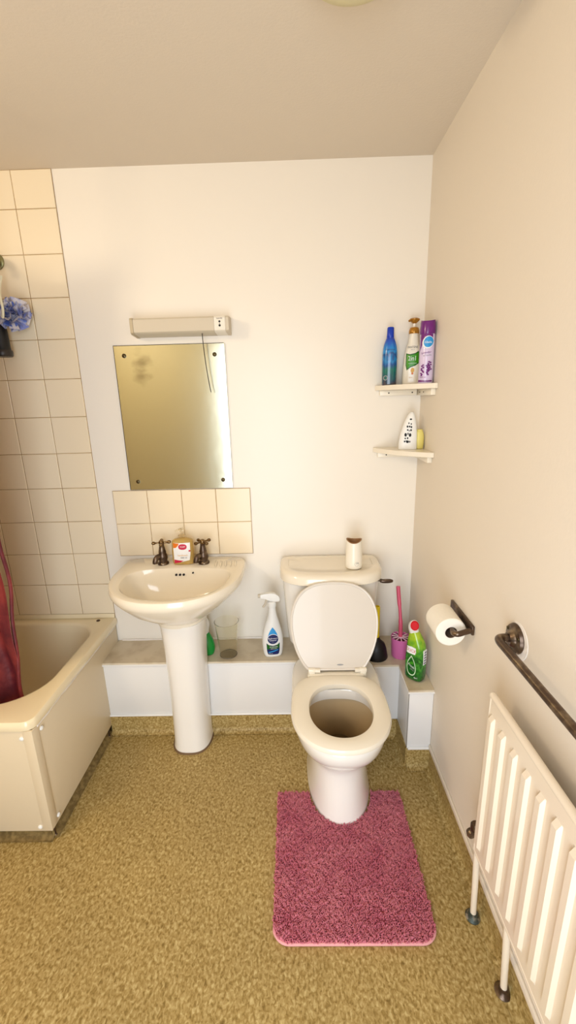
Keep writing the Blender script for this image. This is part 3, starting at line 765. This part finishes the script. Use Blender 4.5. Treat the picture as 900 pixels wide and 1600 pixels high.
# green toilet cleaner
du = thing('toilet_cleaner_bottle', 'green toilet cleaner bottle with white neck and red cap, at the end of the ledge', 'bottle', (0, 0, 0))
B = Body([(0, .030, .020, 3, 0, 0), (.005, .036, .026, 3, 0, 0), (.02, .0385, .029, 3, 0, 0), (.08, .039, .0295, 3, 0, 0), (.12, .037, .028, 2.8, 0, 0), (.145, .032, .026, 2.5, -.003, 0), (.165, .024, .021, 2.2, -.008, 0), (.178, .019, .018, 2, -.012, 0)])
obj('body', G().add(*B.geo()), M['duckart'], du)
P = Print(B.front)
P.poly([(-.028, .126), (-.006, .130), (.012, .128), (.014, .112), (.010, .104), (-.028, .102)], M['printw'], c=(-.008, .115))
P.text('DUCK', -.008, .115, .016, M['red'])
drop = [(-.004, .098), (.010, .078), (.017, .052), (.014, .032), (.002, .022), (-.014, .026), (-.022, .044), (-.020, .070)]
ds = [(p[0], p[1]) for p in smooth_spec(drop+[drop[0]], 4)][:-1]
P.poly(ds, mat('pale_green_print', (206, 232, 196), .4), c=(-.002, .055)); P.poly([(-.002+(p[0]+.002)*.86, .055+(p[1]-.055)*.88) for p in ds], M['green_dk'], c=(-.002, .055))
P.text('Fresh', -.002, .058, .013, M['printw'], rot=-.35); P.text('pine', .002, .046, .010, M['grey'], rot=-.35)
P.poly([(-.012, .070), (.004, .078), (.008, .068), (-.006, .064)], M['green_lt'], c=(0, .07))
P.text('4in1', .018, .018, .009, M['printw'], rot=.05)
P.done('label', du)
# side panel print with barcode-like table of care marks
g = G().add(*box(.036, .0397, -.012, .009, .068, .122))
for k in range(5): g.add(*box(.0390, .0400, -.009, .006, .072+.010*k, .0765+.010*k), 1)
obj('side_print', g, [M['printw'], M['navy']], du, smooth=False)
nk = [(-.013, 0, .172), (-.016, -.002, .184), (-.015, -.006, .194), (-.010, -.012, .202), (-.004, -.018, .206)]
obj('neck', G().add(*tube(smooth_path(nk, 5), [.0185]*6+[.0195]*8+[.018]*7, 20)), M['white'], du)
obj('cap', G().add(*lathe([(.0155, -.004), (.0160, 0), (.0160, .008), (.013, .011), (.002, .012)], (-.003, -.018, .206), Vector((.40, -.80, .30)), 24)), M['red'], du)
du.location = (1.336, -.318, BT); du.rotation_euler = (0, 0, -.78); du.scale = (1, 1, 1.17)

# ------------------------------------------------------------------ corner shelves
def shelf(zt, xl, yr, label, screws):
    s_ = thing('corner_shelf', label, 'shelf', (XR-.05, -.05, zt-.02), 'corner shelves')
    n = 14; arc = []
    A = Vector((xl, -.012)); Bp = Vector((XR-.012, yr))
    for k in range(n+1):
        t = k/n; p = A.lerp(Bp, t); b = math.sin(PI*t)*.022
        d = Vector((-(yr), (xl-XR))).normalized(); d = Vector((-1, -1)).normalized()
        arc.append((p.x+d.x*b, p.y+d.y*b))
    poly = [(XR-.0005, -.0005), (xl, -.0005)]+arc+[(XR-.0005, yr)]
    bm_rings = [[(p[0], p[1], z) for p in poly] for z in (zt-.019, zt)]
    o = obj('shelf_board', G().add(*loft(bm_rings)), M['shelf'], s_, smooth=False)
    bv = o.modifiers.new('b', 'BEVEL'); bv.width = .002; bv.segments = 2; bv.limit_method = 'ANGLE'
    b1 = obj('batten', G().add(*box(xl+.018, XR-.02, -.018, -.0005, zt-.040, zt-.0192, .0015)), M['shelf'], s_)
    b2 = obj('batten', G().add(*box(XR-.018, XR-.0005, yr+.022, -.0005, zt-.042, zt-.0192, .0015)), M['shelf'], s_)
    for q in screws:
        obj('screw', G().add(*lathe([(.0028, 0), (.0028, .001), (.001, .0015)], (q, -.018, zt-.030), (0, -1, 0), 10)), M['dark'], b1)
    for q in (-.05, -.10):
        obj('screw', G().add(*lathe([(.0028, 0), (.0028, .001), (.001, .0015)], (XR-.018, q, zt-.030), (-1, 0, 0), 10)), M['dark'], b2)
ZS1, ZS2 = 1.514, 1.263
shelf(ZS1, 1.203, -.214, 'upper white corner shelf holding a blue bottle, a pump bottle and a purple can', (1.257, 1.352))
shelf(ZS2, 1.201, -.218, 'lower white corner shelf holding a perforated air freshener', (1.255,))

# blue shampoo bottle
bs = thing('shampoo_bottle', 'tall blue-green shampoo bottle, leftmost on the upper corner shelf', 'bottle', (0, 0, 0))
B = Body([(0, .025, .019, 2.4, 0, 0), (.004, .028, .022, 2.4, 0, 0), (.05, .0285, .023, 2.3, 0, 0), (.11, .0285, .023, 2.3, 0, 0), (.14, .025, .021, 2.2, 0, 0), (.158, .019, .017, 2, 0, 0), (.168, .0145, .0145, 2, 0, 0)])
obj('body', G().add(*B.geo()), M['blueart'], bs)
obj('cap', G().add(*lathe([(.0135, .166), (.0145, .168), (.0135, .180), (.0130, .202), (.011, .205), (.002, .2055)], seg=28)), M['bluecap'], bs)
P = Print(B.front)
P.text('shampoo', 0, .126, .010, M['navy']); P.done('lettering', bs); P = Print(B.front)
for r_, m_ in ((.009, M['grey']), (.006, M['teal'])): P.poly(blob(-.014, .026, r_, r_), m_)
P.done('emblem', bs)
bs.location = (1.250, -.046, ZS1); bs.scale = (1, 1, 1.045); bs.rotation_euler = (0, 0, -.2)

# pump bottle
pb = thing('conditioner_bottle', 'pearl white pump bottle with gold pump and green 2in1 leaf, on the upper corner shelf', 'bottle', (0, 0, 0))
B = Body([(0, .032, .018, 2.8, 0, 0), (.004, .036, .021, 2.8, 0, 0), (.03, .0365, .022, 2.6, 0, 0), (.08, .034, .022, 2.5, 0, 0), (.125, .028, .020, 2.4, .001, 0), (.15, .021, .018, 2.1, .002, 0), (.175, .0175, .017, 2, .002, 0), (.185, .0165, .0165, 2, .002, 0)])
obj('body', G().add(*B.geo()), M['pearl'], pb)
P = Print(B.front)
P.text('PANTENE', .0, .1345, .0105, M['printk'], sx=.85); P.text('PRO-V', .0, .1255, .005, M['grey'])
leaf = [(-.024, .114), (-.010, .110), (.010, .113), (.027, .124), (.030, .100), (.026, .078), (.012, .068), (-.006, .062), (-.020, .052), (-.025, .070)]
P.poly(leaf, M['green_dk'], c=(0, .088)); P.poly([(.0+(p[0])*.86, .088+(p[1]-.088)*.82) for p in leaf], M['green_lt'], c=(0, .088))
P.text('2in1', .0, .094, .024, M['printw'], sx=.8); P.text('smooth & sleek', .001, .077, .005, M['printw'])
P.poly(blob(.002, .052, .007, .009), M['goldprint']); P.poly(blob(.002, .040, .004, .004), M['orange']); P.text('400 ml', -.004, .026, .005, M['goldprint'])
P.done('label', pb)
obj('collar', G().add(*lathe([(.0185, .183), (.0195, .186), (.0195, .194), (.0165, .203), (.0145, .205), (.006, .206)], (.002, 0, 0), seg=28)), M['gold'], pb)
obj('pump', G().add(*lathe([(.0055, .204), (.0055, .222), (.006, .224)], (.002, 0, 0), seg=16)), M['pearl'], pb)
obj('pump_head', G().add(*lathe([(.004, .218), (.010, .222), (.0185, .229), (.020, .234), (.013, .238), (.002, .239)], (.002, 0, 0), seg=28)).add(*tube([(.002, 0, .231), (-.012, -.014, .231), (-.018, -.022, .226)], [.006, .005, .004], 12)), M['gold'], pb)
pb.location = (1.340, -.040, ZS1); pb.scale = (1, 1, 1.03); pb.rotation_euler = (0, 0, -.24)

# aerosol
ae = thing('aerosol_can', 'purple and lilac lavender air freshener aerosol, rightmost on the upper corner shelf', 'aerosol', (0, 0, 0))
B = Body([(0, .0255, .0255, 2, 0, 0), (.003, .0270, .0270, 2, 0, 0), (.02, .0265, .0265, 2, 0, 0), (.17, .0265, .0265, 2, 0, 0), (.178, .0255, .0255, 2, 0, 0)], smooth=False)
obj('can', G().add(*B.geo()), M['lilac'], ae)
capr = []
for z, r in [(.176, .0270), (.195, .0275), (.215, .0265), (.226, .0245)]:
    capr.append([(r*math.cos(2*PI*k/40), r*math.sin(2*PI*k/40), z if z < .22 else z-.006*abs(math.sin(2*PI*k/40))) for k in range(40)])
capr.append([(p[0]*.8, p[1]*.8, .214) for p in capr[-1]])
obj('cap', G().add(*loft(capr)), M['purple'], ae)
P = Print(B.front)
P.poly([(-.0255, .177), (.0255, .177), (.0255, .150), (.010, .168), (-.008, .160), (-.018, .140), (-.022, .118), (-.0255, .112)], M['purple'], c=(-.006, .168))
P.poly(blob(.004, .146, .0195, .0225, rot=-.3), M['printw'], rings=6); P.poly(blob(.006, .147, .0165, .019, rot=-.3), M['sky'], rings=6)
P.text('Glade', .005, .146, .011, M['printw'], sx=.95)
P.text('Lavender', .0, .110, .0105, M['purple'], sx=.9, rot=.1); P.text('& Vanilla', .004, .100, .008, M['grey'], rot=.1)
rd = random.Random(4)
for cx_, z0 in ((-.011, .030), (.006, .032), (.014, .042)):
    for k in range(12): P.poly(blob(cx_+rd.uniform(-.005, .005), z0+.0032*k+rd.uniform(-.001, .001), .0034, .0026, seg=10), M['purple'], rings=2)
P.poly([(-.024, .006), (.024, .006), (.024, .011), (0, .009), (-.024, .013)], M['purple'], c=(0, .009)); P.text('300 ml', -.008, .022, .008, M['purple'])
P.done('label', ae)
ae.location = (1.3625, -.150, ZS1); ae.scale = (1, 1, .975); ae.rotation_euler = (0, 0, -.34)

# perforated gel air freshener
ge = thing('gel_air_freshener', 'white tapered air freshener with punched holes standing on the lower corner shelf', 'air freshener', (0, 0, 0))
B = Body([(0, .034, .017, 3, 0, 0), (.003, .036, .019, 3, 0, 0), (.03, .0355, .0195, 2.8, 0, 0), (.07, .031, .0185, 2.6, .003, 0), (.11, .022, .016, 2.3, .007, 0), (.135, .013, .012, 2.1, .010, 0), (.145, .006, .006, 2, .011, 0)])
obj('shell', G().add(*B.geo()), M['white'], ge)
P = Print(B.front)
for x, z, a, b in [(.011, .118, .004, .0028), (.004, .103, .002, .003), (.013, .100, .002, .003), (-.001, .090, .0028, .0038), (.007, .090, .003, .003), (.014, .088, .0028, .0036), (.0, .077, .0026, .003), (.013, .076, .003, .0036), (.006, .074, .0016, .0024),
                    (-.007, .058, .0042, .0062), (.010, .057, .0042, .0062), (.002, .062, .002, .004), (-.008, .044, .0024, .003), (.001, .045, .0026, .0034), (-.010, .032, .0026, .0034), (.001, .031, .0052, .0045), (.010, .031, .0018, .0034), (-.004, .034, .0016, .0024)]:
    P.poly(blob(x-.004, z, a*1.15, b*1.15, seg=12), M['dark'], rings=2)
P.done('vent_holes', ge)
ge.location = (1.325, -.085, ZS2+.0005); ge.rotation_euler = (0, 0, -.16)
yb = thing('yellow_gel_refill', 'small pale yellow container tucked in the corner of the lower shelf', 'container', (0, 0, 0))
B = Body([(0, .013, .010, 2.4, 0, 0), (.003, .0155, .012, 2.4, 0, 0), (.02, .0175, .0135, 2.3, 0, 0), (.05, .0175, .0135, 2.3, 0, 0), (.068, .014, .011, 2.4, -.001, 0), (.072, .011, .009, 2.4, -.001, 0)])
obj('body', G().add(*B.geo()), M['yellowsoap'], yb)
obj('lid', G().add(*lathe([(.011, .071), (.012, .072), (.012, .0765), (.010, .0775)], (-.001, 0, 0), seg=20)), M['yellowsoap'], yb)
yb.location = (1.371, -.086, ZS2+.0005)

# ------------------------------------------------------------------ paper holder and roll
ph = thing('toilet_roll_holder', 'dark bronze toilet roll holder fixed to the right wall', 'roll holder', (XR, -.6, .77))
obj('wall_plate', G().add(*box(XR-.009, XR-.0003, -.685, -.505, .776, .806, .003)), M['bronze'], ph)
arm = smooth_path([(XR-.008, -.678, .790), (1.360, -.686, .789), (1.340, -.690, .786), (1.331, -.680, .784), (1.331, -.66, .784), (1.331, -.60, .784), (1.331, -.556, .784)], 5)
obj('arm', G().add(*tube(arm, .0085, 16)), M['bronze'], ph)
rl = thing('toilet_roll', 'white toilet paper roll hanging on the bronze holder', 'toilet roll', (1.331, -.61, .772))
Rr, rc, zc = .046, .0185, .7742
g = G().add(*lathe([(rc, 0), (rc+.002, -.0005), (Rr-.003, 0), (Rr, .003), (Rr, .099), (Rr-.003, .102), (rc+.002, .1025), (rc, .102)], (1.331, -.662, zc), (0, 1, 0), 56, False, False))
obj('paper', g, M['paper'], rl)
obj('cardboard_tube', G().add(*lathe([(rc, .0005), (rc, .1015), (rc-.001, .1015), (rc-.001, .0005), (rc, .0005)], (1.331, -.662, zc), (0, 1, 0), 40, False, False)), M['card'], rl)

# ------------------------------------------------------------------ grab rail
gr = thing('grab_rail', 'bronze towel rail on the right wall above the radiator', 'rail', (XR, -1.2, .905))
fl = (XR-.0004, -.906, .903)
fo = obj('flange', G().add(*lathe([(.036, 0), (.037, .004), (.034, .010), (.022, .013), (.019, .018), (.015, .022)], fl, (-1, 0, 0), 40)), M['bronze'], gr)
for k in range(3):
    a = .6+k*2*PI/3
    obj('screw', G().add(*lathe([(.0045, 0), (.004, .003), (.001, .004)], (XR-.011, -.906+.028*math.cos(a), .903+.028*math.sin(a)), (-1, 0, 0), 12)), M['screw'], fo)
obj('filler_ring', G().add(*lathe([(.046, 0), (.045, .0012), (.038, .0018)], (XR-.0002, -.911, .900), (-1, 0, 0), 40)), M['caulk'], gr)
pth = smooth_path([(XR-.01, -.906, .904), (1.372, -.906, .905), (1.356, -.907, .906), (1.345, -.914, .907), (1.341, -.930, .907), (1.341, -.96, .907)], 6)+[Vector((1.341, -1.85, .907))]
obj('bar', G().add(*tube(pth, .0098, 20)), M['bronze'], gr)
obj('flange', G().add(*lathe([(.036, 0), (.037, .004), (.034, .010), (.022, .013), (.015, .022)], (XR-.0004, -1.85, .905), (-1, 0, 0), 32)).add(*tube([(XR-.01, -1.85, .905), (1.341, -1.85, .907)], .0108, 16)), M['bronze'], gr)

# ------------------------------------------------------------------ radiator
ra = thing('radiator', 'cream panel radiator with vertical ribs on the right wall', 'radiator', (1.35, -1.35, .3))
RX, RY0, RY1, RZ0, RZ1 = 1.325, -.945, -1.845, .290, .776
def rad():
    ys = [RY0]; xs = [0.]
    # profile along y: recess depth per column
    prof = [(RY0, 0), (-.952, 0)]
    k = 0; y = -.9655
    while y > RY1+.02:
        prof += [(y+.0115, 0), (y+.0075, 1), (y-.0075, 1), (y-.0115, 0)]
        y -= .0517
    prof += [(RY1, 0)]
    rows = [(RZ0, 0), (RZ0+.034, 0), (RZ0+.046, 1), (RZ1-.056, 1), (RZ1-.044, 0), (RZ1, 0)]
    H = -.0085
    V = [(RX+H*p*q, y_, z) for z, q in rows for y_, p in prof]; n = len(prof); F = []
    for j in range(len(rows)-1):
        for i in range(n-1): a = j*n+i; F.append((a, a+1, a+n+1, a+n))
    return V, F
g = G().add(*rad())
obj('panel', g, M['radiator'], ra, angle=25)
g = G().add(*box(RX+.0005, RX+.016, RY1, RY0, RZ0+.002, RZ1-.002)).add(*tube([(RX+.006, RY0+.003, RZ1-.003), (RX+.006, RY1, RZ1-.003)], .0085, 14)).add(*tube([(RX+.005, RY0, RZ0+.003), (RX+.005, RY1, RZ0+.003)], .0065, 12)).add(*tube([(RX+.005, RY0+.001, RZ0+.004), (RX+.005, RY0+.001, RZ1-.006)], .0065, 12))
obj('shell', g, M['radiator'], ra)
obj('valve', G().add(*tube([(1.345, -.935, .315), (1.345, -.905, .315)], .009, 14)).add(*lathe([(.012, 0), (.013, .004), (.013, .018), (.009, .024)], (1.345, -.902, .305), seg=16)).add(*lathe([(.012, 0), (.014, .006), (.010, .016), (.004, .018)], (1.340, -.902, .285), (-.2, 1, 0), 14)), M['bronze'], ra)
pp = G().add(*tube(smooth_path([(1.347, -.9195, .33), (1.348, -.920, .24), (1.353, -.920, .12), (1.357, -.920, .012)], 5), .0085, 14))
obj('pipe', pp, M['radiator'], ra)
obj('pipe_collar', G().add(*lathe([(.020, 0), (.021, .004), (.013, .012), (.012, .02)], (1.357, -.920, 0), seg=20)), M['verdigris'], ra)
obj('pipe', G().add(*tube([(1.368, -1.082, .012), (1.350, -1.082, .30)], .0085, 14)), M['radiator'], ra)
obj('pipe_collar', G().add(*lathe([(.020, 0), (.021, .004), (.013, .012), (.012, .02)], (1.368, -1.082, 0), seg=20)), M['bronze'], ra)
for y in (-1.05, -1.6):
    obj('wall_bracket', G().add(*box(RX+.015, XR-.001, y-.015, y+.015, .36, .70, .002)), M['radiator'], ra)

# ------------------------------------------------------------------ bath mat with shaggy pile
mt = thing('toilet_mat', 'shaggy pink contour mat on the floor wrapped round the toilet foot', 'mat', (1.0, -.75, 0))
RXa, RXb, RYa, RYb = .778, 1.238, -.985, -.515
def mat_outline(d=0.):
    P = []
    x0, x1, y0, y1 = RXa+d, RXb-d, RYa+d, RYb-d
    r = .045
    P += [(x0, y1)]
    P += [(x0+r-r*math.cos(t), y0+r-r*math.sin(t)) for t in [PI/2*k/8 for k in range(9)]]
    P += [(x1-r+r*math.sin(t), y0+r-r*math.cos(t)) for t in [PI/2*k/8 for k in range(9)]]
    P += [(x1, y1)]
    cx, w = 1.012, .117+d                       # cut-out hugging the foot
    P += [(cx+w+.004, y1)]
    P += [(cx+w*math.cos(t)*(1), -.515-(.131+d)*math.sin(t)) for t in [PI*k/20 for k in range(21)]]
    P += [(cx-w-.004, y1)]
    return P
def inside(p, poly):
    c = False; j = len(poly)-1
    for i in range(len(poly)):
        if (poly[i][1] > p[1]) != (poly[j][1] > p[1]) and p[0] < (poly[j][0]-poly[i][0])*(p[1]-poly[i][1])/(poly[j][1]-poly[i][1])+poly[i][0]: c = not c
        j = i
    return c
obj('backing_or_shadow_sheet', G().add(*prism(mat_outline(0), .0005, .006, 'z')), M['rugbase'], mt, smooth=False)
o_ = mat_outline(-.001)[:20]
obj('binding', G().add(*tube([(p[0], p[1], .006) for p in o_[1:19]], [.001, .0025]+[.0042]*14+[.0025, .001], 10)), M['rugtrim'], mt)
poly = mat_outline(-.001)
rd = random.Random(2); g = G(); V = g.V; F = g.F
def hsh(x, y): return (math.sin(x*61+2.1*math.sin(y*47))+math.sin(y*83+1.7*math.sin(x*39)))*.5
st = .0031; nx = int((RXb-RXa)/st); ny = int((RYb-RYa)/st)
for i in range(nx+1):
    for j in range(ny+1):
        x = RXa+i*st+rd.uniform(-.0014, .0014); y = RYa+j*st+rd.uniform(-.0014, .0014)
        if not inside((x, y), poly): continue
        h = .0125+rd.uniform(-.002, .0025)+.003*hsh(x*3.1, y*3.1)
        a = 2.2*hsh(x*2.7, y*2.7)+2.8*hsh(y*3.3+.3, x*3.3)+rd.uniform(-.9, .9); ln = .0055+.003*hsh(x+.7, y)
        dx, dy = math.cos(a)*ln, math.sin(a)*ln-.002
        r0 = .0021; b = len(V)
        for q in range(3):
            t = a+q*2.0944; V.append((x+r0*math.cos(t), y+r0*math.sin(t), .005))
        for q in range(3):
            t = a+q*2.0944; V.append((x+dx*.45+r0*.9*math.cos(t), y+dy*.45+r0*.9*math.sin(t), .005+h*.62))
        V.append((x+dx, y+dy, .005+h))
        for q in range(3):
            k = (q+1) % 3; F.append((b+q, b+k, b+3+k, b+3+q)); F.append((b+3+q, b+3+k, b+6))
g.I = [0]*len(F)
pile = obj('pile', g, M['rug'], mt, angle=180); pile['kind'] = 'stuff'; pile['label'] = 'dense twisted pink pile'

# ------------------------------------------------------------------ ceiling lamp, floor oddment
cl = thing('ceiling_lamp', 'pale opal ceiling lamp just at the top edge of the picture', 'ceiling lamp', (1.0, -.808, ZC-.09))
obj('base_ring', G().add(*lathe([(.128, 0), (.130, -.004), (.130, -.018), (.124, -.024)], (1.0, -.808, ZC), seg=56)), M['lamp'], cl)
obj('lamp_shade', G().add(*lathe([(.122, -.020), (.118, -.04), (.10, -.062), (.065, -.08), (.03, -.086), (.001, -.088)], (1.0, -.808, ZC), seg=56)), M['lamp'], cl)
sh = thing('black_floor_object', 'unidentified black object just showing beside the bath at the left edge', 'unknown', (-.24, -.71, 0))  # unidentified black thing at the left edge, its form made up
R = [oval(-.235, -.712, .05-d, .022-d*.6, .022-d*.6, 2.3, 2.3, z, 32) for d, z in ((.004, 0), (0, .004), (0, .010), (.006, .018), (.02, .024))]
obj('black_body', G().add(*loft(R)), M['black'], sh)

# ------------------------------------------------------------------ lights
def area(name, loc, rot, sx, sy, e, col, spread=PI):
    l = D.lights.new(name, 'AREA'); l.shape = 'RECTANGLE'; l.size = sx; l.size_y = sy; l.energy = e; l.color = col; l.spread = spread
    o = D.objects.new(name, l); C.objects.link(o); o.location = loc; o.rotation_euler = rot; return o
# daylight coming through the open doorway behind the photographer
area('doorway_daylight', ((DX0+DX1)/2, YB-.08, 1.0), (PI/2, 0, 0), DX1-DX0, 1.9, 38, (.82, .90, 1.0))
# warm lamp of the room, on the ceiling towards the bath
l = D.lights.new('warm_lamp', 'POINT'); l.energy = 29; l.color = (1.0, .83, .59); l.shadow_soft_size = .13
o = D.objects.new('warm_lamp', l); C.objects.link(o); o.location = (-.62, -1.35, 2.08)
w = D.worlds.new('w'); bpy.context.scene.world = w; w.use_nodes = True
w.node_tree.nodes['Background'].inputs[0].default_value = (.85, .9, 1, 1); w.node_tree.nodes['Background'].inputs[1].default_value = .3

# ------------------------------------------------------------------ camera
yaw, pitch, roll = math.radians(-1.05710524), math.radians(-14.8847094), math.radians(-1.5288784)
cy, sy, cp, s_p, c_r, s_r = math.cos(yaw), math.sin(yaw), math.cos(pitch), math.sin(pitch), math.cos(roll), math.sin(roll)
fv = Vector((sy*cp, cy*cp, s_p)); r0 = Vector((cy, -sy, 0)); u0 = r0.cross(fv)
rv = c_r*r0+s_r*u0; uv = -s_r*r0+c_r*u0
cam = D.cameras.new('camera'); co_ = D.objects.new('camera', cam); C.objects.link(co_)
mw = Matrix(((rv.x, uv.x, -fv.x, .8674), (rv.y, uv.y, -fv.y, -1.8208), (rv.z, uv.z, -fv.z, 2.03-.5581), (0, 0, 0, 1)))
co_.matrix_world = mw
cam.sensor_fit = 'VERTICAL'; cam.sensor_height = 36; cam.sensor_width = 36; cam.lens = 36*665.23/1600; cam.clip_start = .02
sc = bpy.context.scene; sc.camera = co_
sc.view_settings.view_transform = 'Standard'; sc.view_settings.look = 'None'
sc.view_settings.exposure = -.12; sc.view_settings.gamma = 1; sc.view_settings.use_curve_mapping = False
